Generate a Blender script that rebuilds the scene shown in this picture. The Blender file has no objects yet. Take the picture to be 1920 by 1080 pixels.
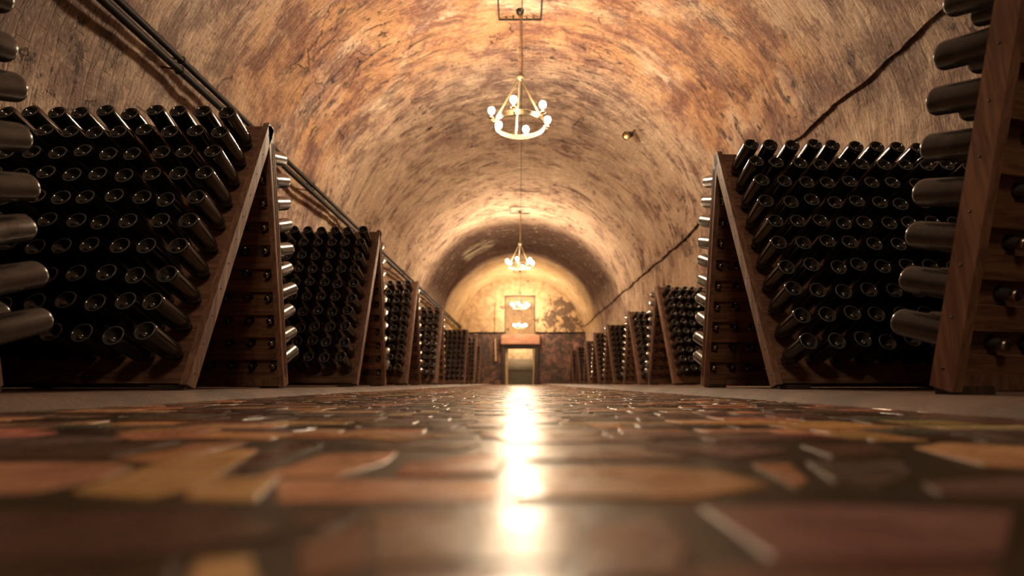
import bpy, math, random
from mathutils import Matrix, Vector, noise
from mathutils.bvhtree import BVHTree
random.seed(7)
S = bpy.context.scene
COL = S.collection
PI = math.pi
R = math.radians
CAM_Z = 0.075

# ------------------------------------------------------------------ helpers
class MB:
    """collects shapes, then links them as ONE mesh object"""
    def __init__(s):
        s.v, s.f, s.m, s.sm = [], [], [], []
    def add(s, vs, fs, mat=0, smooth=False):
        o = len(s.v)
        s.v += [tuple(v) for v in vs]
        s.f += [tuple(i + o for i in f) for f in fs]
        s.m += [mat] * len(fs); s.sm += [smooth] * len(fs)
    def box(s, a, b, mat=0, M=None):
        x0, y0, z0 = a; x1, y1, z1 = b
        vs = [Vector(p) for p in ((x0,y0,z0),(x1,y0,z0),(x1,y1,z0),(x0,y1,z0),(x0,y0,z1),(x1,y0,z1),(x1,y1,z1),(x0,y1,z1))]
        if M: vs = [M @ v for v in vs]
        s.add(vs, [(0,3,2,1),(4,5,6,7),(0,1,5,4),(1,2,6,5),(2,3,7,6),(3,0,4,7)], mat)
    def tube(s, pts, r, n=10, mat=0, cap=True, closed=False):
        pts = [Vector(p) for p in pts]
        rs = r if isinstance(r, (list, tuple)) else [r] * len(pts)
        vs, fs = [], []
        up = None
        for i, p in enumerate(pts):
            if closed: t = pts[(i + 1) % len(pts)] - pts[i - 1]
            else: t = pts[min(i + 1, len(pts) - 1)] - pts[max(i - 1, 0)]
            t.normalize()
            if up is None or abs(t.dot(up)) > .95:
                up = Vector((0, 0, 1)) if abs(t.z) < .9 else Vector((1, 0, 0))
            a = t.cross(up).normalized(); b = a.cross(t)
            for k in range(n):
                w = 2 * PI * k / n
                vs.append(p + (a * math.cos(w) + b * math.sin(w)) * rs[i])
        L = len(pts)
        for i in range(L if closed else L - 1):
            j = (i + 1) % L
            for k in range(n):
                q = (k + 1) % n
                fs.append((i*n+k, i*n+q, j*n+q, j*n+k))
        s.add(vs, fs, mat, True)
        if cap and not closed:
            s.add(vs[:n], [tuple(range(n))], mat); s.add(vs[-n:], [tuple(range(n))[::-1]], mat)
    def lathe(s, prof, n=24, mat=0, M=None, smooth=True):
        vs, fs = [], []
        for r, z in prof:
            for k in range(n):
                w = 2 * PI * k / n
                vs.append(Vector((r * math.cos(w), r * math.sin(w), z)))
        for i in range(len(prof) - 1):
            for k in range(n):
                q = (k + 1) % n
                fs.append((i*n+k, i*n+q, (i+1)*n+q, (i+1)*n+k))
        if M: vs = [M @ v for v in vs]
        s.add(vs, fs, mat, smooth)
    def mesh(s, name, mats):
        me = bpy.data.meshes.new(name)
        me.from_pydata(s.v, [], s.f)
        for m in (mats if isinstance(mats, (list, tuple)) else [mats]): me.materials.append(m)
        me.polygons.foreach_set('material_index', s.m)
        me.polygons.foreach_set('use_smooth', s.sm)
        me.update()
        return me
    def build(s, name, mats, parent=None):
        o = bpy.data.objects.new(name, s.mesh(name, mats)); COL.objects.link(o)
        if parent: o.parent = parent
        return o

def tag(o, label=None, cat=None, group=None, kind=None):
    if label: o['label'] = label
    if cat: o['category'] = cat
    if group: o['group'] = group
    if kind: o['kind'] = kind
    return o
def empty(name, loc, rz=0):
    o = bpy.data.objects.new(name, None); COL.objects.link(o)
    o.location = loc; o.rotation_euler = (0, 0, rz); o.empty_display_size = .1
    return o
def kids(o): return [c for c in list(bpy.data.objects) if c.parent == o]
ORD = ['first','second','third','fourth','fifth','sixth','seventh','eighth','ninth','tenth','eleventh','twelfth','thirteenth','fourteenth']

Y0, YE = -9.0, 25.9                    # back wall and end wall
# ------------------------------------------------------------------ materials
class NT:
    def __init__(s, name):
        s.mat = bpy.data.materials.new(name); s.mat.use_nodes = True
        s.t = s.mat.node_tree; s.t.nodes.clear()
        s.out = s.t.nodes.new('ShaderNodeOutputMaterial')
    def n(s, typ, ins=None, **kw):
        nd = s.t.nodes.new('ShaderNode' + typ)
        for k, v in kw.items(): setattr(nd, k, v)
        for k, v in (ins or {}).items():
            if isinstance(v, bpy.types.NodeSocket): s.t.links.new(v, nd.inputs[k])
            else: nd.inputs[k].default_value = v
        return nd
    def math(s, op, a, b=0.0, clamp=False):
        return s.n('Math', {0: a, 1: b}, operation=op, use_clamp=clamp).outputs[0]
    def mix(s, f, a, b):
        nd = s.t.nodes.new('ShaderNodeMix'); nd.data_type = 'RGBA'
        for sock, v in ((nd.inputs[0], f), (nd.inputs[6], a), (nd.inputs[7], b)):
            if isinstance(v, bpy.types.NodeSocket): s.t.links.new(v, sock)
            else: sock.default_value = (*v, 1) if isinstance(v, tuple) and len(v) == 3 else v
        return nd.outputs[2]
    def ramp(s, f, lo, hi, a=0.0, b=1.0):   # smooth step, ends may be sockets
        return s.n('MapRange', {0: f, 1: lo, 2: hi, 3: a, 4: b}, interpolation_type='SMOOTHSTEP').outputs[0]
    def noise(s, vec, scale, detail=4, rough=.55, dist=0):
        return s.n('TexNoise', {'Vector': vec, 'Scale': scale, 'Detail': detail, 'Roughness': rough, 'Distortion': dist}).outputs[0]
    def mapping(s, vec, scale=(1,1,1), loc=(0,0,0), rot=(0,0,0)):
        return s.n('Mapping', {'Vector': vec, 'Scale': scale, 'Location': loc, 'Rotation': rot}).outputs[0]
    def bump(s, h, dist, strength=1.0, normal=None):
        d = {'Height': h, 'Distance': dist, 'Strength': strength}
        if normal: d['Normal'] = normal
        return s.n('Bump', d).outputs[0]
    def principled(s, **kw):
        b = s.n('BsdfPrincipled')
        for k, v in kw.items():
            k = {'color':'Base Color','rough':'Roughness','metal':'Metallic','normal':'Normal','spec':'Specular IOR Level','coat':'Coat Weight','coat_rough':'Coat Roughness','emit':'Emission Color','emit_s':'Emission Strength','trans':'Transmission Weight','ior':'IOR'}[k]
            if isinstance(v, bpy.types.NodeSocket): s.t.links.new(v, b.inputs[k])
            else: b.inputs[k].default_value = (*v, 1) if isinstance(v, tuple) and len(v) == 3 else v
        s.t.links.new(b.outputs[0], s.out.inputs[0])
        return s.mat

def m_simple(name, color, rough=.5, metal=0.0, bump_scale=0, bump_d=.001, var=.25, spec=.5):
    t = NT(name); tc = t.n('TexCoord').outputs['Object']
    nz = t.noise(tc, bump_scale or 20, 5)
    c = t.mix(t.ramp(nz, .3, .7), tuple(x * (1 - var) for x in color), tuple(min(1, x * (1 + var)) for x in color))
    kw = dict(color=c, rough=rough, metal=metal, spec=spec)
    if bump_scale: kw['normal'] = t.bump(nz, bump_d)
    return t.principled(**kw)

def m_vault(name='vault_stone', lower=False):
    """UV = metres: u along the arc from the crown, v down the gallery"""
    t = NT(name)
    uv = t.n('UVMap').outputs[0]
    sp = t.n('SeparateXYZ', {0: uv}); u, v = sp.outputs[0], sp.outputs[1]
    big = t.noise(uv, .45, 3, .5)
    mid = t.noise(t.mapping(uv, (1, 1, 1), (3.1, 7.7, 0)), 1.5, 6, .6, .4)
    ring = t.noise(t.mapping(uv, (1.1, 6.5, 1)), 1.3, 9, .66, .35)          # courses run round the arc
    ring2 = t.noise(t.mapping(uv, (3.5, 15, 1), (5, 2, 0)), 1.2, 6, .6, .3)
    fine = t.noise(t.mapping(uv, (1, 2.2, 1)), 16, 6, .65)
    # base plaster / stone
    vary = t.noise(t.mapping(uv, (1, .8, 1), (11, 4, 0)), .62, 3, .5)
    blotch = t.noise(t.mapping(uv, (1, 1.7, 1), (4, 1, 0)), 1.25, 11, .74, .35)
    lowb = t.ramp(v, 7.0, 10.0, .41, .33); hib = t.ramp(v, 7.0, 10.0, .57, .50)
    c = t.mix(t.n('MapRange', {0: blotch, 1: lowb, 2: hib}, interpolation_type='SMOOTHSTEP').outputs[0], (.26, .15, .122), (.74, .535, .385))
    c = t.mix(t.math('MULTIPLY', t.ramp(mid, .46, .64), t.ramp(vary, .40, .60, .15, .8)), c, (.38, .225, .185))
    flake = t.noise(t.mapping(uv, (1, 2.8, 1), (7, 7, 0)), 2.6, 9, .72, .4)
    c = t.mix(t.math('MULTIPLY', t.ramp(flake, .51, .60), t.ramp(vary, .62, .40, .15, .85)), c, (.93, .74, .55))
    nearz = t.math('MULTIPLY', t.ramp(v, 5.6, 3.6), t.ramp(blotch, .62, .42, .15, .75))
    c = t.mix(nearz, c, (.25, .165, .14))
    # rust coloured zone round the vault near the first lamp
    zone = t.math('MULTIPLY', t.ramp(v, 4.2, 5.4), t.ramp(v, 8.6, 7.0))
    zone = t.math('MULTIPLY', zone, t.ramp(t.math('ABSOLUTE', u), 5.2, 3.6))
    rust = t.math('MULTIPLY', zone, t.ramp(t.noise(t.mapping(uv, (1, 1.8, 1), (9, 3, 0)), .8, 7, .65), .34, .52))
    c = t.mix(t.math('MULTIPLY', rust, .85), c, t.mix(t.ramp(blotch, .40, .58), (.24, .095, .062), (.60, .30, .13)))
    # purple brown dashes along the courses
    dash = t.noise(t.mapping(uv, (1.7, 7.5, 1), (3.7, 1.4, 0)), 1.25, 7, .70, .5)
    dm = t.math('MULTIPLY', t.ramp(dash, .56, .63), t.ramp(vary, .42, .60, .10, 1.0))
    c = t.mix(t.math('MULTIPLY', dm, .9), c, (.105, .058, .058))
    # purple grey bloom above the first lamp
    crown = t.math('MULTIPLY', t.math('MULTIPLY', t.ramp(v, 7.4, 8.6), t.ramp(v, 11.4, 9.4)), t.ramp(t.math('ABSOLUTE', u), 3.0, 1.2))
    crown = t.math('MULTIPLY', crown, t.ramp(t.noise(t.mapping(uv, (1, 2.4, 1), (2, 5, 0)), 2.2, 8, .7, .4), .40, .58))
    c = t.mix(t.math('MULTIPLY', crown, .7), c, (.23, .145, .135))
    # larger dark damp stains
    soot = t.ramp(t.noise(t.mapping(uv, (.7, 2.0, 1), (1.3, 0.4, 0)), 1.0, 8, .68, .6), .56, .69)
    c = t.mix(t.math('MULTIPLY', soot, .75), c, (.095, .055, .050))
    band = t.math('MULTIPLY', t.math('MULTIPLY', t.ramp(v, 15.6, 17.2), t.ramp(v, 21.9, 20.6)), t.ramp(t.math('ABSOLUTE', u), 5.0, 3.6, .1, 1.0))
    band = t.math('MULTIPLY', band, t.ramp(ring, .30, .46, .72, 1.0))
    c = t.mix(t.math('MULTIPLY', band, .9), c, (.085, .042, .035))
    peel = t.math('MULTIPLY', t.math('MULTIPLY', t.ramp(v, 18.0, 18.4), t.ramp(v, 19.7, 19.2)), t.math('MULTIPLY', t.ramp(u, -2.4, -2.1), t.ramp(u, -.9, -1.2)))
    c = t.mix(t.math('MULTIPLY', peel, t.ramp(t.noise(t.mapping(uv, (.5, 4, 1)), 1.6, 6, .6), .48, .54)), c, (.80, .66, .46))
    speck = t.math('MULTIPLY', t.math('MULTIPLY', t.ramp(v, 15.8, 16.6), t.ramp(v, 20.4, 19.4)), t.ramp(t.noise(t.mapping(uv, (1, 1.2, 1), (6, 1, 0)), 4.2, 5, .6), .60, .65))
    c = t.mix(t.math('MULTIPLY', speck, .5), c, (.66, .56, .40))
    # yellow limewash near the end of the gallery
    lime = t.math('MULTIPLY', t.ramp(v, 20.8, 22.0), t.math('MULTIPLY', t.ramp(mid, .25, .5), t.ramp(t.math('ABSOLUTE', u), 5.3, 4.6)))
    c = t.mix(t.math('MULTIPLY', lime, .85), c, (.62, .42, .21))
    # small pits
    pits = t.ramp(t.noise(t.mapping(uv, (1, 2.1, 1), (2, 9, 0)), 4.6, 8, .72), t.ramp(vary, .40, .60, .655, .585), t.ramp(vary, .40, .60, .70, .635))
    c = t.mix(t.math('MULTIPLY', pits, .9), c, (.035, .022, .022))
    # a few cracks
    vo = t.n('TexVoronoi', {'Vector': t.mapping(t.n('VectorMath', {0: uv, 1: t.n('TexNoise', {'Vector': uv, 'Scale': 2.5, 'Detail': 6}).outputs[1]}, operation='ADD').outputs[0], (.8, .55, 1)), 'Scale': .55}, feature='DISTANCE_TO_EDGE').outputs[0]
    crack = t.ramp(vo, .009, .002)
    crack = t.math('MULTIPLY', crack, t.ramp(mid, .50, .62))
    c = t.mix(t.math('MULTIPLY', crack, .7), c, (.03, .02, .018))
    # brick rings
    br = t.n('TexBrick', {'Vector': t.n('VectorMath', {0: uv, 1: t.n('VectorMath', {0: t.n('TexNoise', {'Vector': uv, 'Scale': 1.2, 'Detail': 3}).outputs[1], 1: (.12, .12, 0)}, operation='MULTIPLY').outputs[0]}, operation='ADD').outputs[0], 'Scale': 1.0, 'Mortar Size': .007, 'Mortar Smooth': .6, 'Brick Width': .30, 'Row Height': .085,
                          'Color1': (1,1,1,1), 'Color2': (.72,.72,.72,1), 'Mortar': (0,0,0,1)}).outputs[0]
    brv = t.n('RGBToBW', {0: br}).outputs[0]
    joint = t.math('MULTIPLY', t.ramp(brv, .5, .1), t.ramp(t.noise(uv, 1.7, 4), .42, .58, .05, .65))
    c = t.mix(t.math('MULTIPLY', joint, t.ramp(v, 5.5, 8.0)), c, (.15, .085, .07))
    c = t.mix(t.ramp(fine, .55, .68, 0, .7), c, (.15, .09, .078))
    c = t.mix(t.ramp(fine, .44, .32, 0, .35), c, (.95, .78, .60))
    h = t.math('ADD', t.math('MULTIPLY', ring, .5), t.math('MULTIPLY', fine, .38))
    h = t.math('ADD', h, t.math('MULTIPLY', blotch, .7))
    h = t.math('SUBTRACT', h, t.math('MULTIPLY', dm, .22))
    h = t.math('ADD', h, t.math('MULTIPLY', brv, .13))
    h = t.math('ADD', h, t.math('MULTIPLY', ring2, .45))
    h = t.math('SUBTRACT', h, t.math('MULTIPLY', crack, .5))
    h = t.math('SUBTRACT', h, t.math('MULTIPLY', pits, .35))
    rough = t.ramp(fine,   .3, .7, .34, .66)
    return t.principled(color=c, rough=rough, spec=t.ramp(v, 4.0, 9.0, .45, .0), normal=t.bump(h, .12, 1.0))

def m_wood(name, dark, light, along='X'):
    t = NT(name); tc = t.n('TexCoord').outputs['Object']
    rnd = t.n('ObjectInfo').outputs['Random']
    off = t.n('CombineXYZ', {0: t.math('MULTIPLY', rnd, 13.0), 1: t.math('MULTIPLY', rnd, 7.0), 2: 0.0}).outputs[0]
    vec = t.n('VectorMath', {0: tc, 1: off}, operation='ADD').outputs[0]
    sc = {'X': (1.5, 18, 18), 'Z': (18, 18, 1.5)}[along]
    g = t.noise(t.mapping(vec, sc), 2.2, 7, .62, .8)
    w = t.noise(vec, 2.6, 4)
    c = t.mix(t.ramp(g, .34, .68), dark, light)
    c = t.mix(t.math('MULTIPLY', t.ramp(w, .5, .75), .5), c, tuple(x * .55 for x in dark))
    return t.principled(color=c, rough=t.ramp(g, .3, .7, .62, .42), spec=.4, normal=t.bump(g, .0022))

def m_glass(name, dusty):
    t = NT(name); tc = t.n('TexCoord').outputs['Object']
    rnd = t.n('ObjectInfo').outputs['Random']
    off = t.n('CombineXYZ', {0: t.math('MULTIPLY', rnd, 31.0), 1: t.math('MULTIPLY', rnd, 17.0), 2: 0.0}).outputs[0]
    vec = t.n('VectorMath', {0: tc, 1: off}, operation='ADD').outputs[0]
    n1 = t.noise(vec, 14, 5, .55)
    n2 = t.noise(vec, 240, 3)
    d = t.math('MULTIPLY', t.ramp(n1, .25, .75, .55, 1.0), dusty)
    d = t.math('ADD', d, t.math('MULTIPLY', t.ramp(n2, .64, .72), dusty * .6), True)
    c = t.mix(d, (.004, .005, .0045), (.135, .115, .112))
    rough = t.math('ADD', t.math('MULTIPLY', d, .55), .09)
    return t.principled(color=c, rough=rough, spec=.65, ior=1.55)

def m_floor():
    t = NT('stone_paving')
    col = t.n('Attribute', attribute_name='Col').outputs[0]
    tc = t.n('TexCoord').outputs['Object']
    a = t.noise(tc, 9, 5, .6); b = t.noise(tc, 60, 5, .65)
    c = t.mix(t.ramp(a, .35, .68), t.mix(.45, col, (.10, .05, .035)), col)
    c = t.mix(t.math('MULTIPLY', t.ramp(b, .58, .72), .5), c, (.06, .04, .03))
    h = t.math('ADD', t.math('MULTIPLY', a, .7), t.math('MULTIPLY', b, .12))
    rough = t.ramp(t.noise(tc, 14, 4), .3, .7, .21, .36)
    return t.principled(color=c, rough=rough, spec=.55, normal=t.bump(h, .003, .5))

def m_grout():
    t = NT('floor_grout'); tc = t.n('TexCoord').outputs['Object']
    a = t.noise(tc, 40, 6, .65)
    return t.principled(color=t.mix(t.ramp(a, .3, .7), (.022, .016, .010), (.055, .038, .024)), rough=.30, spec=.5, normal=t.bump(a, .0012))

def m_kerb():
    t = NT('kerb_concrete'); tc = t.n('TexCoord').outputs['Object']
    a = t.noise(tc, 3, 6, .6); b = t.noise(tc, 55, 6, .7)
    c = t.mix(t.ramp(a, .35, .65), (.085, .05, .036), (.17, .10, .072))
    c = t.mix(t.math('MULTIPLY', t.ramp(b, .6, .7), .6), c, (.06, .04, .03))
    return t.principled(color=c, rough=.6, normal=t.bump(b, .006))

def m_end_wall():
    t = NT('end_wall_plaster'); tc = t.n('TexCoord').outputs['Object']
    z = t.n('SeparateXYZ', {0: tc}).outputs[2]
    a = t.noise(tc, .9, 6, .62, .3); b = t.noise(tc, 3.2, 6, .65, .4); d = t.noise(tc, 1.6, 5, .6)
    up = t.mix(t.ramp(b, .35, .65), (.36, .23, .12), (.56, .385, .21))
    up = t.mix(t.ramp(d, .60, .68), up, (.16, .09, .055))
    for (sx, sz, sr) in ((2.25, 3.85, .75), (1.55, 3.25, .6), (2.5, 2.95, .7)):
        dd = t.n('VectorMath', {0: tc, 1: (sx, YE, sz)}, operation='DISTANCE').outputs['Value']
        m = t.ramp(t.math('ADD', t.math('DIVIDE', dd, sr), t.math('MULTIPLY', t.math('SUBTRACT', b, .5), 5.0)), .85, .55)
        up = t.mix(t.math('MULTIPLY', m, .85), up, (.10, .06, .04))
    lo = t.mix(t.ramp(b, .42, .62), (.055, .035, .028), (.21, .105, .075))
    lo = t.mix(t.math('MULTIPLY', t.ramp(a, .52, .66), .8), lo, (.42, .20, .16))
    lo = t.mix(t.math('MULTIPLY', t.ramp(d, .5, .62), .8), lo, (.03, .024, .022))
    f = t.ramp(t.math('ADD', z, t.math('MULTIPLY', t.math('SUBTRACT', b, .5), .7)), 2.62, 2.52)
    return t.principled(color=t.mix(f, up, lo), rough=.7, normal=t.bump(b, .03))

def m_emit(name, color, s):
    t = NT(name)
    e = t.n('Emission', {'Color': (*color, 1), 'Strength': s})
    t.t.links.new(e.outputs[0], t.out.inputs[0]); return t.mat

LAMP = 330.0
M = dict(
    vault=m_vault(),
    wood=m_wood('rack_wood', (.095, .042, .024), (.235, .115, .066)),
    stile=m_wood('rack_stile_wood', (.13, .060, .037), (.27, .142, .088), 'Z'),
    nail=m_simple('dark_nail', (.012, .01, .009), .6),
    glass=m_glass('dark_bottle_glass', .05), dusty=m_glass('dusty_bottle_glass', .34),
    rim=m_simple('glass_rim_glint', (.085, .078, .075), .22),  # lighter grey paints in the light that the base ring catches
    cap=m_simple('crown_cap_steel', (.42, .36, .30), .28, 1.0),
    floor=m_floor(), grout=m_grout(), kerb=m_kerb(), end=m_end_wall(),
    cream=m_simple('cream_painted_iron', (.075, .051, .025), .42, 0, 60, .001),
    iron=m_simple('dark_iron', (.025, .019, .016), .45, .5, 40, .001),
    pipe=m_simple('dark_pipe', (.012, .009, .008), .55, 0, 25, .0012, spec=.2),
    brass=m_simple('aged_brass', (.42, .25, .10), .35, .9),
    bulb=m_emit('lit_bulb', (1.0, .76, .50), LAMP),
    bulb_dim=m_emit('dim_lit_bulb', (1.0, .76, .50), LAMP * .45), bulb_soft=m_emit('added_lamp_globe', (1.0, .74, .46), 170.0), plaster=m_simple('pale_plaster', (.55, .40, .25), .8, 0, 6, .01),
    lintel=m_wood('lintel_wood', (.36, .16, .095), (.52, .27, .17)),
    jamb=m_wood('dark_frame_wood', (.03, .02, .014), (.07, .042, .028), 'Z'),
    pale=m_wood('pale_wood', (.42, .27, .14), (.62, .43, .24), 'Z'),
    cable=m_simple('grey_cable', (.06, .04, .035), .6),
    stack=m_simple('stacked_bottle_glass', (.16, .14, .10), .25),
)
t = NT('window_glass')
gl = t.n('BsdfDiffuse', {'Color': (.45, .38, .30, 1)}); tr = t.n('BsdfTransparent', {'Color': (.93, .90, .85, 1)})
mx = t.n('MixShader', {0: .93, 1: gl.outputs[0], 2: tr.outputs[0]}); t.t.links.new(mx.outputs[0], t.out.inputs[0])
M['pane'] = t.mat

# ------------------------------------------------------------------ gallery shell
RAD, SPR = 3.28, 2.1 + CAM_Z           # vault radius and springing height
ARC = RAD * PI / 2                     # crown to springing
RIGHT_LIP = 2.865
def prof(u):
    """u metres from the crown along the profile (positive = right) -> x, z, outward normal"""
    s = 1 if u >= 0 else -1; a = abs(u)
    if a <= ARC:
        w = a / RAD
        return s * RAD * math.sin(w), SPR + RAD * math.cos(w), s * math.sin(w), math.cos(w)
    return s * RAD, SPR - (a - ARC), s, 0.0
def rough_off(x, y, z):
    p = Vector((x, y * 1.6, z))
    d = noise.noise(p * .55) * .07 + noise.noise(p * 1.7 + Vector((5, 1, 9))) * .035
    d += noise.noise(Vector((x * 2.2, y * 9, z * 2.2))) * .016
    return d
def shell(name, u0, u1, y0, y1, mat, du=.085, dy=.085, push=0.0, jag=None, seam=None):
    nu = max(2, round((u1 - u0) / du)); ny = max(2, round((y1 - y0) / dy))
    vs, fs, uvs = [], [], []
    for j in range(ny + 1):
        y = y0 + (y1 - y0) * j / ny
        for i in range(nu + 1):
            u = u0 + (u1 - u0) * i / nu
            uu = u
            if jag is not None and i == jag % (nu + 1):
                uu += noise.noise(Vector((y * 2.3, 1.7, 0))) * .035 + noise.noise(Vector((y * 9, 4, 0))) * .014
            x, z, nx, nz = prof(uu)
            d = rough_off(x, y, z) + push
            vs.append((x + nx * d, y, max(z + nz * d, -.02))); uvs.append((u, y))
    for j in range(ny):
        for i in range(nu):
            a = j * (nu + 1) + i
            fs.append((a, a + nu + 1, a + nu + 2, a + 1))
    me = bpy.data.meshes.new(name); me.from_pydata(vs, [], fs); me.materials.append(mat)
    lay = me.uv_layers.new(name='UVMap')
    flat = []
    for l in me.loops: flat += uvs[l.vertex_index]
    lay.data.foreach_set('uv', flat)
    me.polygons.foreach_set('use_smooth', [True] * len(fs))
    o = bpy.data.objects.new(name, me); COL.objects.link(o)
    return tag(o, kind='structure')
U_END = ARC + SPR + .02
u_lip = RAD * math.acos((RIGHT_LIP - SPR) / RAD)
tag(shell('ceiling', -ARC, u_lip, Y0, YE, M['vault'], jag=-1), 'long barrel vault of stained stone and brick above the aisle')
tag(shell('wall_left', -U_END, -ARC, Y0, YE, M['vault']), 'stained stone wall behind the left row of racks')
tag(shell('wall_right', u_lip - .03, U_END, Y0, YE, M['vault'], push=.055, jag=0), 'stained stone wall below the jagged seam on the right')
# the next gallery beyond the end wall
G1 = 36.5
shell('ceiling_beyond', -ARC, ARC, YE + .45, G1, M['vault'], .2, .2)
for nm, a, b in (('wall_beyond_left', -U_END, -ARC), ('wall_beyond_right', ARC, U_END)):
    shell(nm, a, b, YE + .45, G1, M['vault'], .2, .2)

def arch_wall(name, y, thick, holes, mat, flip=1):
    """wall filling the vault's outline; holes = [(x0,x1,z0,z1)]"""
    mb = MB(); xs = [-3.5 + .1 * i for i in range(71)]
    for h in holes: xs += [h[0], h[1]]
    xs = sorted(set(round(x, 4) for x in xs))
    def top(x):
        return SPR + math.sqrt(max(0, 3.42 ** 2 - x * x)) if abs(x) < 3.42 else SPR
    for yy in (y, y + thick):
        for a, b in zip(xs, xs[1:]):
            m = (a + b) / 2
            cut = sorted((h[2], h[3]) for h in holes if h[0] - 1e-4 <= m <= h[1] + 1e-4)
            z = 0.0
            for c0, c1 in cut + [(None, None)]:
                za, zb = (c0, c0) if c0 is not None else (top(a), top(b))
                if za - z > .001:
                    q = [(a, yy, z), (b, yy, z), (b, yy, zb), (a, yy, za)]
                    mb.add(q if yy == y else q[::-1], [(0, 1, 2, 3)])
                if c1 is not None: z = c1
    for x0, x1, z0, z1 in holes:      # reveals
        p = [(x0, z0), (x1, z0), (x1, z1), (x0, z1)]
        for k in range(4):
            (ax, az), (bx, bz) = p[k], p[(k + 1) % 4]
            mb.add([(ax, y, az), (bx, y, bz), (bx, y + thick, bz), (ax, y + thick, az)], [(0, 1, 2, 3)])
    return tag(mb.build(name, mat), kind='structure')
DOOR = (-.74, .74, 0.0, 1.98); WIN = (-.79, .79, 2.46, 4.50)
tag(arch_wall('wall_back', YE, .45, [DOOR, WIN], M['end']), 'plastered end wall, pale above and dark stained below')
arch_wall('wall_front', Y0, .2, [], M['end'])
arch_wall('wall_far', G1, .2, [], M['end'])

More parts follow.
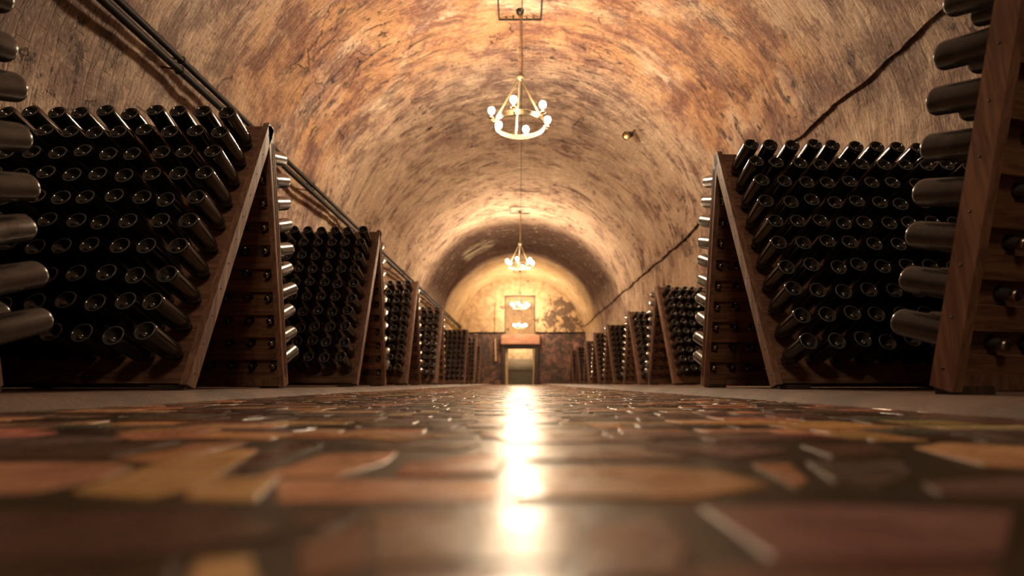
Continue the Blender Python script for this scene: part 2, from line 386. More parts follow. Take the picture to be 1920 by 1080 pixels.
# paving -------------------------------------------------------------
def px_floor(px, py):                  # used once to lay the nearest stones where they lie in the aisle
    th = math.atan(178 / 960); cx, cy = px - 975, 540 - py
    up = cy * math.cos(th) + 960 * math.sin(th); fw = 960 * math.cos(th) - cy * math.sin(th)
    k = -CAM_Z / up
    return cx * k, fw * k
TAN, TAN2, BROWN, PINK, GREY, RED, DARK = (.74,.40,.205), (.56,.29,.15), (.12,.064,.042), (.235,.14,.10), (.14,.105,.09), (.20,.08,.045), (.05,.03,.021)
XL, XR = -1.36, 1.10
def make_floor():
    vs, fs, cols, mats = [], [], [], []
    def stone(poly, col, z=.0, tilt=.0):
        n = len(poly); cx = sum(p[0] for p in poly) / n; cy = sum(p[1] for p in poly) / n
        tx, ty = random.gauss(0, tilt * .45), random.gauss(0, tilt * 1.3)
        o = len(vs)
        for k, (ins, zz) in enumerate(((0, -.012), (0, -.0007), (.0013, 0))):
            for (x, y) in poly:
                dx, dy = x - cx, y - cy; L = math.hypot(dx, dy) or 1
                f = max(.3, 1 - ins / L)
                X, Y = cx + dx * f, cy + dy * f
                vs.append((X, Y, z + zz + (X - cx) * tx + (Y - cy) * ty))
        for k in range(2):
            for i in range(n):
                j = (i + 1) % n
                fs.append((o+k*n+i, o+k*n+j, o+(k+1)*n+j, o+(k+1)*n+i))
        fs.append(tuple(o + 2 * n + i for i in range(n)))
        cols.extend([col] * (2 * n + 1)); mats.extend([0] * (2 * n + 1))
    def ccw(p):
        a = sum(p[i][0] * p[(i+1) % len(p)][1] - p[(i+1) % len(p)][0] * p[i][1] for i in range(len(p)))
        return p if a > 0 else p[::-1]
    near = [
        (TAN, [(520,902),(535,898),(938,899),(925,936),(520,936)]), (TAN, [(345,931),(392,894),(524,893),(500,916),(480,935)]),
        (TAN, [(135,921),(300,866),(440,836),(487,840),(425,880),(372,914),(280,931)]), (TAN2, [(-140,866),(220,864),(250,874),(190,895),(65,920),(-160,924)]),
        (BROWN, [(492,846),(560,827),(606,831),(520,868),(405,895)]), (TAN, [(487,888),(612,850),(746,846),(722,866),(632,891)]),
        (TAN2, [(222,860),(362,831),(466,828),(416,840),(282,868)]), (TAN, [(360,818),(410,808),(552,813),(506,823)]), (TAN2, [(222,812),(400,803),(352,819),(250,822)]),
        (BROWN, [(-120,842),(120,835),(340,826),(210,856),(-120,858)]), (GREY, [(-140,822),(200,818),(230,826),(60,834),(-140,836)]),
        (PINK, [(700,962),(858,958),(880,1050),(700,1060)]), (RED, [(560,1020),(690,970),(690,1058),(560,1090)]),
        (TAN, [(340,1110),(372,1046),(470,1040),(486,1110)]), (BROWN, [(-60,962),(420,952),(540,1000),(330,1036),(-60,1050)]), (DARK, [(-60,1062),(330,1052),(310,1130),(-60,1130)]),
        (PINK, [(884,954),(1086,956),(1078,1050),(890,1052)]), (BROWN, [(560,952),(680,950),(600,985),(540,985)]),
        (PINK, [(1098,986),(1232,968),(1292,1018),(1272,1078),(1092,1090)]), (PINK, [(1312,950),(1560,946),(1900,960),(1885,1038),(1445,1048)]),
        (GREY, [(1512,866),(1690,863),(1712,890),(1650,910),(1562,900)]), (TAN2, [(1410,868),(1480,868),(1516,900),(1490,911)]),
        (TAN2, [(1142,872),(1342,882),(1442,908),(1292,934),(965,932),(975,880)]), (TAN, [(1712,836),(1772,826),(2080,846),(2080,884),(1842,870)]),
        (TAN, [(1522,806),(1592,804),(1742,824),(1642,824)]), (GREY, [(1730,905),(1900,895),(2060,910),(1990,932),(1760,925)]),
        (TAN2, [(760,868),(900,850),(950,858),(930,888),(740,890)]), (PINK, [(985,838),(1180,836),(1300,858),(1120,864),(985,862)]),
        (PINK, [(1210,838),(1400,832),(1480,845),(1380,858)]), (BROWN, [(1500,834),(1640,832),(1690,848),(1560,856)]), (GREY, [(1780,812),(2060,812),(2060,836),(1850,828)]),
        (BROWN, [(640,836),(760,828),(900,832),(860,844),(760,840)]), (PINK, [(1280,812),(1440,808),(1500,822),(1340,828)]), (TAN2, [(600,812),(720,806),(860,816),(740,826)]),
        (PINK, [(900,812),(1080,808),(1240,826),(960,830)]), (BROWN, [(1230,1100),(1330,1060),(1860,1056),(1900,1120)]), (PINK, [(700,1075),(1060,1060),(1060,1140),(700,1140)]),
    ]
    for col, p in near:
        q = ccw([px_floor(*c) for c in p]); c = tuple(max(.02, x * random.uniform(.85, 1.12)) for x in col)
        stone(q, c, random.uniform(-.0006, .0006), .004)
    pal = [(TAN, 4), (TAN2, 3), (BROWN, 6), (PINK, 3), (GREY, 3), (RED, 1), (DARK, 5)]
    bag = [c for c, w in pal for _ in range(w)]
    y = -1.2
    while y < YE + 2.0:
        hrow = random.uniform(.055, .10) * (1 if y < 8 else 1.3)
        x = XL - random.uniform(0, .1); sl = random.uniform(-.12, .12)
        while x < XR:
            w = random.choice((.07, .10, .13, .145, .16, .2)) * random.uniform(.85, 1.15)
            g = random.uniform(.004, .010)
            cx, cy = x + w / 2, y + hrow / 2 + sl * x * .12
            inview = abs(cx) < cy * 1.06 + .06 and .15 < cy < .70
            if not inview and cx + w / 2 > XL and cx - w / 2 < XR:
                j = lambda: random.uniform(-.012, .012)
                dy = sl * .12
                p = [(x + g + j() * .6, y + g * .8 + dy * x + j() * .5), (x + w - g + j() * .6, y + g * .8 + dy * (x + w) + j() * .5),
                     (x + w - g + j(), y + hrow - g * .8 + dy * (x + w) + j() * .5), (x + g + j(), y + hrow - g * .8 + dy * x + j() * .5)]
                p = [(min(max(a, XL), XR), b) for a, b in p]
                if random.random() < .25:      # clipped corner
                    k = random.randrange(4); a, b = p[k], p[(k + 1) % 4]; c0 = p[k - 1]
                    p[k:k+1] = [(a[0] + (c0[0]-a[0]) * .35, a[1] + (c0[1]-a[1]) * .35), (a[0] + (b[0]-a[0]) * .3, a[1] + (b[1]-a[1]) * .3)]
                col = random.choice(bag)
                stone(p, tuple(max(.02, v * random.uniform(.75, 1.2)) for v in col), random.uniform(-.0010, .0010), .006)
            x += w
        y += hrow
    # grout bed, gently uneven
    o = len(vs); nx, ny = 24, 120
    for j in range(ny + 1):
        for i in range(nx + 1):
            X = -3.4 + 6.8 * i / nx; Y = Y0 + (G1 - Y0) * j / ny
            vs.append((X, Y, -.0019))
    for j in range(ny):
        for i in range(nx):
            a = o + j * (nx + 1) + i
            fs.append((a, a + 1, a + nx + 2, a + nx + 1)); cols.append(DARK); mats.append(1)
    me = bpy.data.meshes.new('floor'); me.from_pydata(vs, [], fs)
    me.materials.append(M['floor']); me.materials.append(M['grout'])
    me.polygons.foreach_set('material_index', mats)
    ca = me.color_attributes.new('Col', 'FLOAT_COLOR', 'CORNER')
    flat = []
    for p in me.polygons:
        c = cols[p.index]
        flat += [c[0], c[1], c[2], 1.0] * p.loop_total
    ca.data.foreach_set('color', flat)
    ob = bpy.data.objects.new('floor', me); COL.objects.link(ob)
    tag(ob, 'polished irregular stone paving of the aisle with dark joints', kind='structure')
make_floor()

KERB_Z = .042
def kerb(name, s, x0, label):
    pr = [(x0, -.004), (x0 + .02, .012), (x0 + .07, .034), (x0 + .11, KERB_Z), (x0 + .5, KERB_Z), (x0 + 1.2, KERB_Z), (3.45, KERB_Z)]
    ny = 620; vs, fs = [], []
    for j in range(ny + 1):
        y = Y0 + (YE - Y0) * j / ny
        for i, (x, z) in enumerate(pr):
            w = noise.noise(Vector((y * 1.3, s * 3, 0))) * .03 + noise.noise(Vector((y * 7, s * 5, i))) * .010 if i < 4 else 0
            dz = noise.noise(Vector((x * 4, y * 6, s))) * .003 if i in (1, 2) else 0
            vs.append((s * (x + w), y, z + dz))
    n = len(pr)
    for j in range(ny):
        for i in range(n - 1):
            a = j * n + i
            q = (a, a + 1, a + n + 1, a + n)
            fs.append(q if s > 0 else q[::-1])
    mb = MB(); mb.add(vs, fs, 0, True)
    tag(mb.build(name, M['kerb']), label, kind='structure')
kerb('trim_left', -1, 1.33, 'low rough concrete kerb under the left row of racks')
kerb('trim_right', 1, 1.07, 'low rough concrete kerb under the right row of racks')

# ------------------------------------------------------------------ riddling racks
SPREAD, PANEL_L, LEAN = 1.0, 1.60, math.atan(.478 / 1.51)
NROW, T0, PITCH = 10, .140, .1445
CMN, CMF, CP = .094, .064, .133                     # first column from the aisle edge, column pitch
HOLE, THK, BS = .025, .022, 1.06
def rack_w(nc): return 2 * CMN + CP * (nc - 1)
def panel_matrix(side):
    """panel coordinates (x, t up the panel, d outwards) -> rack coordinates; side -1 near face, +1 far face"""
    c, s = math.cos(LEAN), math.sin(LEAN)
    ty = Vector((0, -side * s, c)); n = Vector((0, side * c, s))
    m = Matrix(((1, ty.x, n.x, 0), (0, ty.y, n.y, side * SPREAD / 2), (0, ty.z, n.z, .022), (0, 0, 0, 1)))
    return m
def panel_mesh(nc, side, CM):
    P = panel_matrix(side); mb = MB(); W = rack_w(nc)
    def q(x0, x1, t0, t1):
        for d in (0, -THK):
            vs = [P @ Vector(p) for p in ((x0,t0,d),(x1,t0,d),(x1,t1,d),(x0,t1,d))]
            mb.add(vs, [(0,1,2,3)])
    hx, hy = CP / 2, PITCH / 2
    tlo, thi = T0 - hy, T0 + PITCH * (NROW - 1) + hy
    q(.03, W - .03, .01, tlo); q(.03, W - .03, thi, PANEL_L)
    q(.03, CM - hx, tlo, thi); q(CM - hx + CP * nc, W - .03, tlo, thi)
    sq = []
    for a, b in (((-1,-1),(1,-1)), ((1,-1),(1,1)), ((1,1),(-1,1)), ((-1,1),(-1,-1))):
        for k in range(3):
            f = k / 3; sq.append((a[0] + (b[0]-a[0]) * f, a[1] + (b[1]-a[1]) * f))
    for r in range(NROW):
        for c in range(nc):
            cx, ct = CM + CP * c, T0 + PITCH * r
            vs = []
            for d in (0, -THK):
                for (a, b) in sq: vs.append(P @ Vector((cx + a * hx, ct + b * hy, d)))
                for (a, b) in sq:
                    l = math.hypot(a, b); vs.append(P @ Vector((cx + a / l * HOLE, ct + b / l * HOLE, d)))
            fs = []
            for k in range(12):
                j = (k + 1) % 12
                fs.append((k, j, 12 + j, 12 + k)); fs.append((24 + k, 36 + k, 36 + j, 24 + j)); fs.append((12 + k, 12 + j, 36 + j, 36 + k))
            mb.add(vs, fs)
    return mb.mesh('hole_board', M['wood'])
def slat_mesh(nc, side):
    P = panel_matrix(side); mb = MB(); W = rack_w(nc)
    for r in range(NROW + 1):
        t = T0 + PITCH * (r - .5)
        a, b = max(.012, t - .036), min(t + .036, PANEL_L)
        mb.box((.034, a, -THK - .020 - .003 * (r % 2)), (W - .034, b, -THK - .0005), 0, P)
    return mb.mesh('slat_boards', M['wood'])
def stile_mesh(nc, side, end):
    P = panel_matrix(side); mb = MB(); W = rack_w(nc)
    x0, x1 = (0, .034) if end == 0 else (W - .034, W)
    mb.box((x0, 0, -.052), (x1, PANEL_L + .012, .014), 0, P)
    for k in range(11):                # nails along the edge that faces the aisle
        t = .06 + k * .148
        xx = x0 if end == 0 else x1
        s = -1 if end == 0 else 1
        Mx = P @ Matrix.Translation((xx, t, -.016)) @ Matrix.Rotation(s * PI / 2, 4, 'Y')
        mb.lathe([(.0045, -.001), (.0045, .0012), (.0001, .0016)], 8, 1, Mx)
    return mb.mesh('stile', [M['stile'], M['nail']])
def rail_mesh(nc, side, top):
    P = panel_matrix(side); mb = MB(); W = rack_w(nc)
    t0, t1 = (PANEL_L - .03, PANEL_L) if top else (.004, .05)
    mb.box((.034, t0, -.046), (W - .034, t1, -THK - .0245), 0, P)
    return mb.mesh('rail', M['stile'])
def foot_mesh(nc, side, end):
    mb = MB(); W = rack_w(nc)
    xc = .10 if end == 0 else W - .10
    y = side * SPREAD / 2
    mb.box((xc - .06, y - .05, 0), (xc + .06, y + .03, .024))
    return mb.mesh('foot', M['jamb'])
RMESH = {}
def rack_meshes(nc, left, cmf):
    if (nc, left, cmf) not in RMESH:
        RMESH[nc, left, cmf] = {s: dict(board=panel_mesh(nc, s, CMN if (s == -1) != left else cmf), slats=slat_mesh(nc, s), st=[stile_mesh(nc, s, 0), stile_mesh(nc, s, 1)],
                             rail=[rail_mesh(nc, s, True), rail_mesh(nc, s, False)], foot=[foot_mesh(nc, s, 0), foot_mesh(nc, s, 1)]) for s in (-1, 1)}
    return RMESH[nc, left, cmf]
def link(name, me, parent):
    o = bpy.data.objects.new(name, me); COL.objects.link(o); o.parent = parent; return o

#        key  x     y     rotation  columns  phrase for bottle labels, label of the rack
RACKS = [
    ('L0', -1.50, 1.00, 0, 12, 'cropped left rack', 'wooden riddling rack cut off by the left edge of the photo'),
    ('R0', 1.32, 1.025, 14, 12, 'cropped right rack', 'nearest wooden riddling rack, cut off by the right edge of the photo'),
    ('L1', -1.50, 2.86, 0, 12, 'first full left rack', 'large wooden riddling rack, first one fully in view on the left'),
    ('R1', 1.321, 3.24, 2.4, 13, 'first full right rack', 'large wooden riddling rack jutting into the aisle, first full one on the right'),
    ('L2', -1.422, 5.04, 0, 12, 'second full left rack', 'wooden riddling rack, second full one along the left of the aisle'),
    ('R2', 2.18, 8.10, 7.6, 6, 'second full right rack', 'wooden riddling rack set back by the wall, second full one on the right'),
    ('L3', -1.56, 7.70, 0, 12, 'third full left rack', 'wooden riddling rack, third full one along the left of the aisle'),
    ('R3', 2.336, 11.0, 7, 6, 'third full right rack', 'wooden riddling rack by the wall, third full one along the right'),
    ('L4', -1.57, 10.4, 0, 12, 'fourth full left rack', 'wooden riddling rack, fourth full one along the left of the aisle'),
    ('R4', 2.306, 13.55, 5, 6, 'fourth full right rack', 'wooden riddling rack by the wall, fourth full one along the right'),
    ('L5', -1.50, 14.8, 0, 12, 'fifth full left rack', 'distant wooden riddling rack after the gap, fifth full one along the left'),
    ('R5', 2.26, 15.7, 4, 6, 'fifth full right rack', 'distant wooden riddling rack, fifth full one along the right wall'),
    ('L6', -1.446, 17.3, 0, 12, 'sixth full left rack', 'distant wooden riddling rack, sixth full one along the left'),
    ('R6', 2.38, 18.8, 3, 6, 'sixth full right rack', 'distant wooden riddling rack, sixth full one along the right wall'),
    ('L7', -1.60, 21.3, 0, 12, 'seventh full left rack', 'small far wooden riddling rack nearest the end wall on the left'),
    ('R7', 2.39, 21.7, 3, 6, 'seventh full right rack', 'small far wooden riddling rack, last but one before the end wall, right'),
    ('R8', 2.39, 24.2, 2, 6, 'last right rack', 'small far wooden riddling rack touching the end wall on the right'),
]
bottles = []                           # (matrix, rack index, face, row from top, column, tilt)
for ri, (key, x, y, rot, nc, phrase, label) in enumerate(RACKS):
    left = x < 0
    rz = R(180 + rot) if left else R(rot)
    rk = tag(empty('riddling_rack', (x, y, KERB_Z), rz), label, 'wine rack', 'riddling racks along both sides of the aisle')
    cmf = {'L0': .095, 'R0': .15}.get(key, CMF)
    ms = rack_meshes(nc, left, cmf)
    for s in (-1, 1):
        near = (s == -1) != left
        b = link('front_panel' if near else 'back_panel', ms[s]['board'], rk)
        link('slat_boards', ms[s]['slats'], b)
        for me in ms[s]['st']: link('stile', me, b)
        link('top_rail', ms[s]['rail'][0], b); link('bottom_rail', ms[s]['rail'][1], b)
        for me in ms[s]['foot']: link('foot', me, rk)
        W = Matrix.Translation((x, y, KERB_Z)) @ Matrix.Rotation(rz, 4, 'Z'); P = panel_matrix(s)
        for r in range(NROW):
            for c in range(nc):
                hole = P @ Vector(((CMN if near else cmf) + CP * c, T0 + PITCH * r, -.006))
                p = LEAN + R(3.2 + random.gauss(0, 1.5)); yw = R(random.gauss(0, 1.3))
                o = Vector((math.sin(yw), s * math.cos(p) * math.cos(yw), math.sin(p)))
                base = hole + o * (.257 + random.uniform(-.004, .004))
                q = (-o).to_track_quat('Z', 'Y')
                mtx = W @ (Matrix.Translation(base) @ q.to_matrix().to_4x4() @ Matrix.Rotation(random.uniform(0, 6.28), 4, 'Z') @ Matrix.Scale(BS, 4))
                bottles.append((mtx, ri, 'near' if near else 'far', NROW - r, c))

# ------------------------------------------------------------------ bottles
PROF = [(.0005,.030),(.008,.0285),(.017,.023),(.025,.013),(.031,.004),(.0366,.0006),(.0385,.0),(.0404,.0012),(.0412,.0024),(.0428,.006),(.0435,.011),(.0436,.02),(.0436,.15),
        (.0434,.166),(.0425,.178),(.0402,.191),(.0365,.204),(.0310,.217),(.0248,.230),(.0202,.243),(.0175,.257),(.0160,.270),(.0152,.284),(.0150,.292)]
CAPP = [(.0152,.2885),(.0166,.2895),(.0166,.2975),(.0150,.3015),(.0110,.3030),(.0001,.3035)]
LOWP = [(.0005,.028),(.022,.017),(.0350,.0006),(.0405,.0018),(.0435,.010),(.0436,.165),(.0402,.191),(.031,.217),(.0202,.243),(.0155,.280),(.0155,.302),(.0005,.303)]
RIM = slice(5, 9)                      # the ring a bottle stands on, coloured lighter as a painted glint
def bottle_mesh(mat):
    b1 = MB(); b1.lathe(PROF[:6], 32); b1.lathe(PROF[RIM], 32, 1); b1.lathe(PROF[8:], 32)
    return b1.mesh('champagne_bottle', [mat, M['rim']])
ME_B = bottle_mesh(M['glass'])
ME_D = bottle_mesh(M['dusty'])
b2 = MB(); b2.lathe(CAPP, 20)
ME_CAP = b2.mesh('crown_cap', M['cap'])

# which bottles show largest from the aisle: rays against a light copy of racks and bottles
cam_p = Vector((0, 0, CAM_Z))
lowv, lowf, owner = [], [], []
lb = MB(); lb.lathe(LOWP, 12)
for i, (mtx, *_r) in enumerate(bottles):
    o = len(lowv)
    lowv += [mtx @ Vector(v) for v in lb.v]
    lowf += [tuple(k + o for k in f) for f in lb.f]; owner += [i] * len(lb.f)
for (key, x, y, rot, nc, *_r) in RACKS:
    W = Matrix.Translation((x, y, KERB_Z)) @ Matrix.Rotation(R(180 + rot) if x < 0 else R(rot), 4, 'Z')
    for s in (-1, 1):
        P = W @ panel_matrix(s); o = len(lowv); wd = rack_w(nc)
        lowv += [P @ Vector(p) for p in ((0, 0, -.01), (wd, 0, -.01), (wd, PANEL_L, -.01), (0, PANEL_L, -.01))]
        lowf.append((o, o+1, o+2, o+3)); owner.append(-1)
bvh = BVHTree.FromPolygons(lowv, lowf)
TH = math.atan(178 / 960)
def project(p):
    d = p - cam_p
    z = d.y * math.cos(TH) + d.z * math.sin(TH); u = d.z * math.cos(TH) - d.y * math.sin(TH)
    return (975 + 960 * d.x / z, 540 - 960 * u / z, z) if z > .05 else (-9, -9, -1)
probe = [(.038 * math.cos(a), .038 * math.sin(a), .0015) for a in [k * PI / 4 for k in range(8)]]
probe += [(.0437 * math.cos(a), .0437 * math.sin(a), z) for z in (.05, .11, .16) for a in [k * PI / 3 for k in range(6)]]
probe += [(.016 * math.cos(a), .016 * math.sin(a), .295) for a in [k * PI / 2 for k in range(4)]] + [(0, 0, .304)]
score = []
for i, (mtx, *_r) in enumerate(bottles):
    n = 0; neck = 0; zz = 9
    for k, lp in enumerate(probe):
        w = mtx @ Vector(lp); px, py, z = project(w)
        if not (0 <= px <= 1920 and 0 <= py <= 1080) or z < 0: continue
        d = w - cam_p; L = d.length; d /= L
        h = bvh.ray_cast(cam_p, d, L + .02)
        if h[2] is None or h[3] > L - .006 or (owner[h[2]] == i and h[3] > L - .012):
            if k >= 26: neck += 1
            n += .15 if k >= 26 else 1
            zz = z
    score.append((n / (zz * zz), i, neck))
score.sort(reverse=True)
chosen = [(i, nk) for sc, i, nk in score[:300] if sc > 0]
cset = {i for i, _ in chosen}
for i, nk in sorted(chosen):
    mtx, ri, face, row, colm = bottles[i]
    key = RACKS[ri][0]
    dusty = key in ('L0', 'R0') or face == 'far'
    o = bpy.data.objects.new('champagne_bottle', ME_D if dusty else ME_B); COL.objects.link(o)
    o.matrix_world = mtx
    lab = f"dark bottle, {ORD[colm]} from aisle, {ORD[row - 1]} row down, {face} face of {RACKS[ri][5]}"
    tag(o, lab, 'bottle', 'champagne bottles in the riddling racks')
    if nk or face == 'far': link('crown_cap', ME_CAP, o)
stf = MB()
for i, (mtx, ri, face, row, colm) in enumerate(bottles):
    if i in cset: continue
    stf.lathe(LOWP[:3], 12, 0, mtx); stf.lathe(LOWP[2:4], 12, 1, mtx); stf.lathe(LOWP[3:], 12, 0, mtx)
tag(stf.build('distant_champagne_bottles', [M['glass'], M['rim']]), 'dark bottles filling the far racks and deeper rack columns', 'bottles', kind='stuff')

# ------------------------------------------------------------------ chandeliers
def chandelier(y, label, plate=True, bulb='bulb'):
    zc = 3.62; zt = SPR + RAD
    root = tag(empty('chandelier', (0, y, zc)), label, 'chandelier', 'ring chandeliers along the crown of the vault')
    n = 40; mb = MB()
    Rr, hb, th = .352, .032, .007
    mb.lathe([(Rr, -hb), (Rr + th, -hb), (Rr + th, hb), (Rr, hb), (Rr, -hb)], 48, smooth=False)
    for zz in (-hb, hb):
        mb.tube([(math.cos(a) * (Rr + .004), math.sin(a) * (Rr + .004), zz) for a in [2 * PI * k / n for k in range(n)]], .007, 6, closed=True)
    mb.build('hoop', M['cream'], root)
    top = .72
    for a in (R(100), R(195), R(318)):
        r_ = MB(); r_.tube([(math.cos(a) * Rr * 1.02, math.sin(a) * Rr * 1.02, .01), (math.cos(a) * .02, math.sin(a) * .02, top)], .0125, 8)
        r_.build('rod', M['cream'], root)
    k_ = MB(); k_.lathe([(.001, top - .03), (.03, top - .025), (.055, top), (.06, top + .02), (.04, top + .045), (.014, top + .055), (.001, top + .06)], 20)
    k_.build('hub', M['cream'], root)
    c_ = MB(); z = top + .05; lk = .055; i = 0
    zend = zt - zc - .02
    while z < zend:
        ang = i % 2 * PI / 2
        pts = []
        for k in range(8):
            w = 2 * PI * k / 8
            a, b = math.cos(w) * .013, math.sin(w) * lk / 1.7
            pts.append((a * math.cos(ang), a * math.sin(ang), z + lk / 2 + b))
        c_.tube(pts, .0045, 5, closed=True); z += lk * .92; i += 1
    c_.tube([(.018, 0, top + .06), (.022, .004, (top + zend) / 2), (.016, 0, zend)], .004, 5)
    c_.build('chain', M['brass'], root)
    for k in range(6):
        a = R(-162 + 60 * k); ca, sa = math.cos(a), math.sin(a)
        h_ = MB()
        h_.tube([(ca * (Rr + .005), sa * (Rr + .005), -.005), (ca * (Rr + .04), sa * (Rr + .04), -.02), (ca * (Rr + .058), sa * (Rr + .058), .0), (ca * (Rr + .062), sa * (Rr + .062), .03)], .008, 8)
        T = Matrix.Translation((ca * (Rr + .062), sa * (Rr + .062), 0))
        h_.lathe([(.001, .028), (.028, .030), (.036, .040), (.034, .044), (.014, .046), (.014, .085), (.017, .09), (.016, .10), (.001, .10)], 14, 0, T)
        ho = h_.build('lamp_holder', M['brass'], root)
        b_ = MB(); b_.lathe([(.002, .098), (.015, .102), (.029, .115), (.041, .135), (.045, .154), (.041, .174), (.030, .190), (.015, .199), (.001, .202)], 14, 0, T)
        b_.build('bulb', M[bulb], ho)
    if plate:
        p_ = MB(); zz = zend - .03
        for x in (-.31, .31): p_.box((x - .012, -.45, zz - .01), (x + .012, .16, zz + .01))
        for yy in (-.45, .15): p_.box((-.31, yy - .012, zz - .011), (.31, yy + .012, zz + .009))
        for x in (-.2, -.1, .1, .2): p_.box((x - .012, .10, zz - .012), (x + .012, .15, zz + .0))
        p_.lathe([(.001, zz - .03), (.05, zz - .02), (.06, zz + .02), (.06, zz + .06)], 16)
        p_.build('ceiling_bracket', M['iron'], root)
    return root
chandelier(6.63, 'nearest brass and cream ring chandelier, high above the middle of the aisle')
chandelier(15.5, 'second ring chandelier hanging smaller, midway down the vault')
chandelier(24.3, 'third ring chandelier hanging just before the end wall and its window')
chandelier(33.2, 'farthest ring chandelier, glimpsed through the window in the end wall')
chandelier(-2.2, 'ring chandelier behind the camera position', bulb='bulb_dim')

# ------------------------------------------------------------------ pipes, cable, spotlight
def wall_run(name, u, off, r, mat, label, cat, y0=Y0, y1=YE, clips=0, wob=.006, seg=60):
    x, z, nx, nz = prof(u)
    x -= nx * off; z -= nz * off
    root = empty(name, (x, y0, z)) if clips else None
    mb = MB(); pts = []
    for k in range(seg + 1):
        y = y0 + (y1 - y0) * k / seg
        pts.append(((0 if clips else x) + noise.noise(Vector((y * .7, u, 1))) * wob, y - (y0 if clips else 0), (0 if clips else z) + noise.noise(Vector((y * .7, u, 7))) * wob))
    mb.tube(pts, r, 12)
    if not clips:
        return tag(mb.build(name, mat), label, cat)
    mb.build('tube', mat, root)
    for k in range(clips):
        y = (y1 - y0) * (k + .5) / clips
        c = MB()
        c.tube([(math.cos(w) * (r + .004), y, math.sin(w) * (r + .004)) for w in [2 * PI * j / 12 for j in range(12)]], .006, 6, closed=True)
        c.tube([(nx * r, y, nz * r), (nx * (off + .05), y, nz * (off + .05))], .008, 6)
        c.build('clip', M['iron'], root)
    return tag(root, label, cat)
def u_at(h):                            # profile distance of a height on the left
    return -RAD * math.acos((h - SPR) / RAD)
wall_run('pipe', u_at(2.93), .200, .030, M['pipe'], 'upper of two dark pipes running along the left vault wall', 'pipe', clips=12)
wall_run('pipe', u_at(2.83), .215, .036, M['pipe'], 'lower thicker dark pipe running along the left vault wall', 'pipe', clips=12)
wall_run('cable', .03, .055, .008, M['cable'], 'thin cable running along the crown of the vault', 'cable', wob=.01, seg=160)

def spotlight():
    root = tag(empty('spotlight', (2.00, 8.75, 4.56)), 'small dark spotlight fixed on the right side of the vault', 'lamp')
    d = Vector((-.55, -.6, -.45)).normalized(); q = d.to_track_quat('Z', 'Y').to_matrix().to_4x4()
    b = MB(); b.lathe([(.001, -.13), (.04, -.13), (.055, -.10), (.06, 0), (.078, .11), (.072, .11), (.055, .02)], 20, 0, q); b.build('housing', M['iron'], root)
    b = MB(); b.lathe([(.001, .05), (.066, .07)], 20, 0, q); b.build('reflector', M['brass'], root)
    b = MB(); b.tube([(-.0, .0, .0), (.10, .03, .09), (.20, .05, .20)], .012, 8); b.build('bracket', M['iron'], root)
spotlight()

# ------------------------------------------------------------------ doorway and window in the end wall
def door():
    root = tag(empty('door_1', (0, YE, 0)), 'doorway in the end wall below a heavy wooden lintel', kind='structure')
    b = MB(); b.box((-.94, -.30, 1.99), (.98, .12, 2.44)); b.box((-.90, -.27, 1.955), (.94, .10, 1.99)); b.build('lintel', M['lintel'], root)
    for s in (-1, 1):
        b = MB(); x0, x1 = (.73, .92) if s > 0 else (-.92, -.73)
        b.box((x0, -.12, 0), (x1, .0, 1.95)); b.box((x0 + .02, -.14, 0), (x1 - .02, -.12, 1.93)); b.build('jamb', M['jamb'], root)
    b = MB(); b.box((-.73, -.10, 1.76), (.73, .02, 1.95)); b.build('header', M['jamb'], root)
    b = MB(); b.box((-.725, .06, 0), (-.60, .16, 1.76)); b.build('door_post', M['pale'], root)
    b = MB()
    pts = [(.66 + .035 * math.sin(k / 12 * PI), .10, k / 12 * 1.76) for k in range(13)]
    b.tube(pts, .035, 8); b.build('door_post', M['pale'], root)
door()
def window():
    root = tag(empty('window_1', (0, YE, 0)), 'tall framed window above the lintel, looking into the next gallery', kind='structure')
    x0, x1, z0, z1 = WIN; f = .055; y0, y1 = .06, .13
    b = MB()
    b.box((x0, y0, z0), (x0 + f, y1, z1)); b.box((x1 - f, y0, z0), (x1, y1, z1)); b.box((x0, y0, z0), (x1, y1, z0 + f)); b.box((x0, y0, z1 - f), (x1, y1, z1))
    b.build('window_frame', M['jamb'], root)
    b = MB(); b.box((x0 + f, .09, z0 + f), (x1 - f, .098, z1 - f)); b.build('pane', M['pane'], root)
    b = MB(); b.box((x0 - .02, -.05, z0 - .02), (x1 + .02, .05, z0 + .03)); b.build('window_sill', M['pale'], root)
window()
for nm, a, b_ in (('trim_1', -3.3, -.8), ('trim_2', .8, 3.3)):
    mb = MB(); n = 40
    mb.tube([(a + (b_ - a) * k / n, YE - .02, 2.57 + noise.noise(Vector((k * .3, a, 0))) * .03) for k in range(n + 1)], .035, 8)
    tag(mb.build(nm, M['iron']), kind='structure')
def stave():
    root = tag(empty('hanging_stave', (-1.22, YE - .06, 1.18)), 'thin pale wooden stave hanging on a cord left of the doorway', 'stave')
    b = MB(); b.tube([(0, 0, 0), (-.02, 0, .55), (-.04, 0, 1.1)], [.05, .045, .035], 8); b.build('stick', M['pale'], root)
    b = MB(); b.tube([(-.04, 0, 1.08), (-.05, .01, 2.0), (-.05, .03, 2.95)], .012, 6); b.build('cord', M['cream'], root)
    b = MB(); b.lathe([(.001, -.06), (.055, -.05), (.065, 0), (.05, .04), (.001, .05)], 12); b.build('weight', M['pale'], root)
stave()
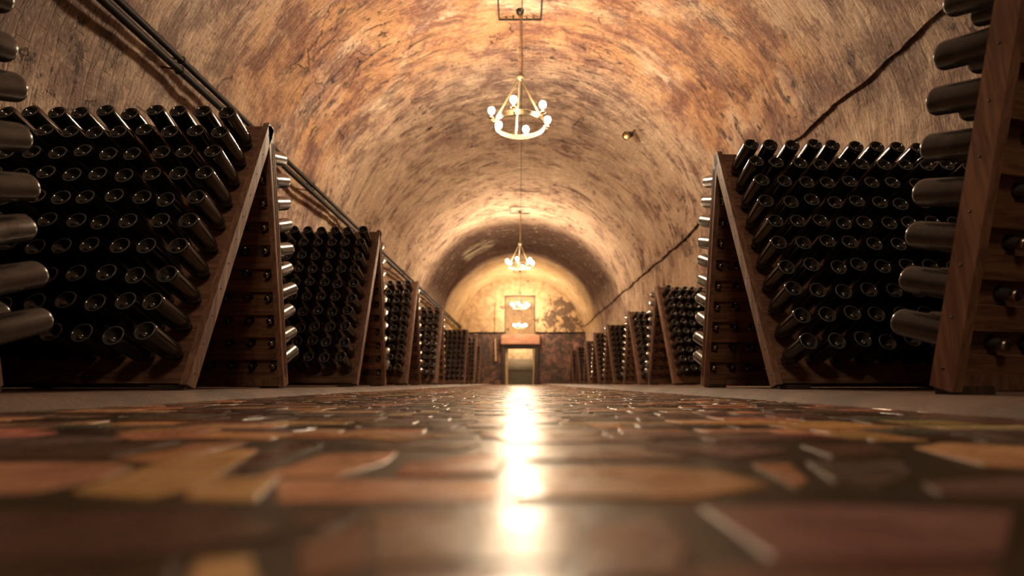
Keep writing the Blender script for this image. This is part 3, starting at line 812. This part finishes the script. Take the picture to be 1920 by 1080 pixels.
def stack_fill_lamp():  # unseen lamp put in behind the end wall to brighten the bottle stack
    root = tag(empty('added_lamp', (0, YE + .45, 2.02)), 'added unseen lamp over the inner side of the doorway, lighting the stacked bottles', 'lamp')
    b = MB(); b.lathe([(.001, 0), (.10, 0), (.10, .03), (.07, .05), (.001, .05)], 20, 0, Matrix.Rotation(-PI / 2, 4, 'X')); b.build('base', M['iron'], root)
    b = MB(); b.lathe([(.001, .15), (.04, .14), (.065, .11), (.07, .08), (.06, .05)], 16, 0, Matrix.Rotation(-PI / 2, 4, 'X')); b.build('globe', M['bulb_soft'], root)
stack_fill_lamp()
pw = MB(); pw.box((-3.4, YE + 1.75, -.01), (3.4, YE + 1.9, 2.3))
tag(pw.build('wall_partition', M['plaster']), 'pale plastered partition behind the stacked bottles', kind='structure')
# stacked bottles just inside the doorway: far more than anyone could pick out
st = MB()
for r in range(14):
    for c in range(16):
        x = -.74 + c * .094 + (.047 if r % 2 else 0); z = .05 + r * .093
        if r in (7,): continue
        st.lathe([(.0005, .02), (.03, .004), (.038, 0), (.0435, .006), (.0436, .17), (.016, .25), (.015, .29)], 12, 0,
                 Matrix.Translation((x, YE + 1.15, z)) @ Matrix.Rotation(-PI / 2, 4, 'X'))
st.box((-.85, YE + 1.17, .69), (.85, YE + 1.40, .715), 1)
tag(st.build('stacked_bottles', [M['stack'], M['wood']]), 'wall of bottles lying stacked behind the doorway', 'bottles', kind='stuff')

# ------------------------------------------------------------------ camera and view
cam = bpy.data.cameras.new('camera'); co = bpy.data.objects.new('camera', cam); COL.objects.link(co)
cam.sensor_width = 36; cam.lens = 18; cam.clip_start = .02; cam.clip_end = 200
co.location = (0, 0, CAM_Z); co.rotation_euler = (PI / 2 + TH, 0, 0)
cam.shift_x = -15 / 1920
cam.dof.use_dof = True; cam.dof.focus_distance = 2.6; cam.dof.aperture_fstop = 1.6
S.camera = co
w = bpy.data.worlds.new('world'); S.world = w; w.use_nodes = True
w.node_tree.nodes['Background'].inputs[0].default_value = (.02, .015, .012, 1); w.node_tree.nodes['Background'].inputs[1].default_value = .3
S.view_settings.view_transform = 'Standard'; S.view_settings.look = 'None'; S.view_settings.gamma = 1.0
S.view_settings.use_curve_mapping = False; S.view_settings.exposure = 1.85
S.cycles.use_denoising = True
S.cycles.max_bounces = 8
S.cycles.sample_clamp_indirect = 6
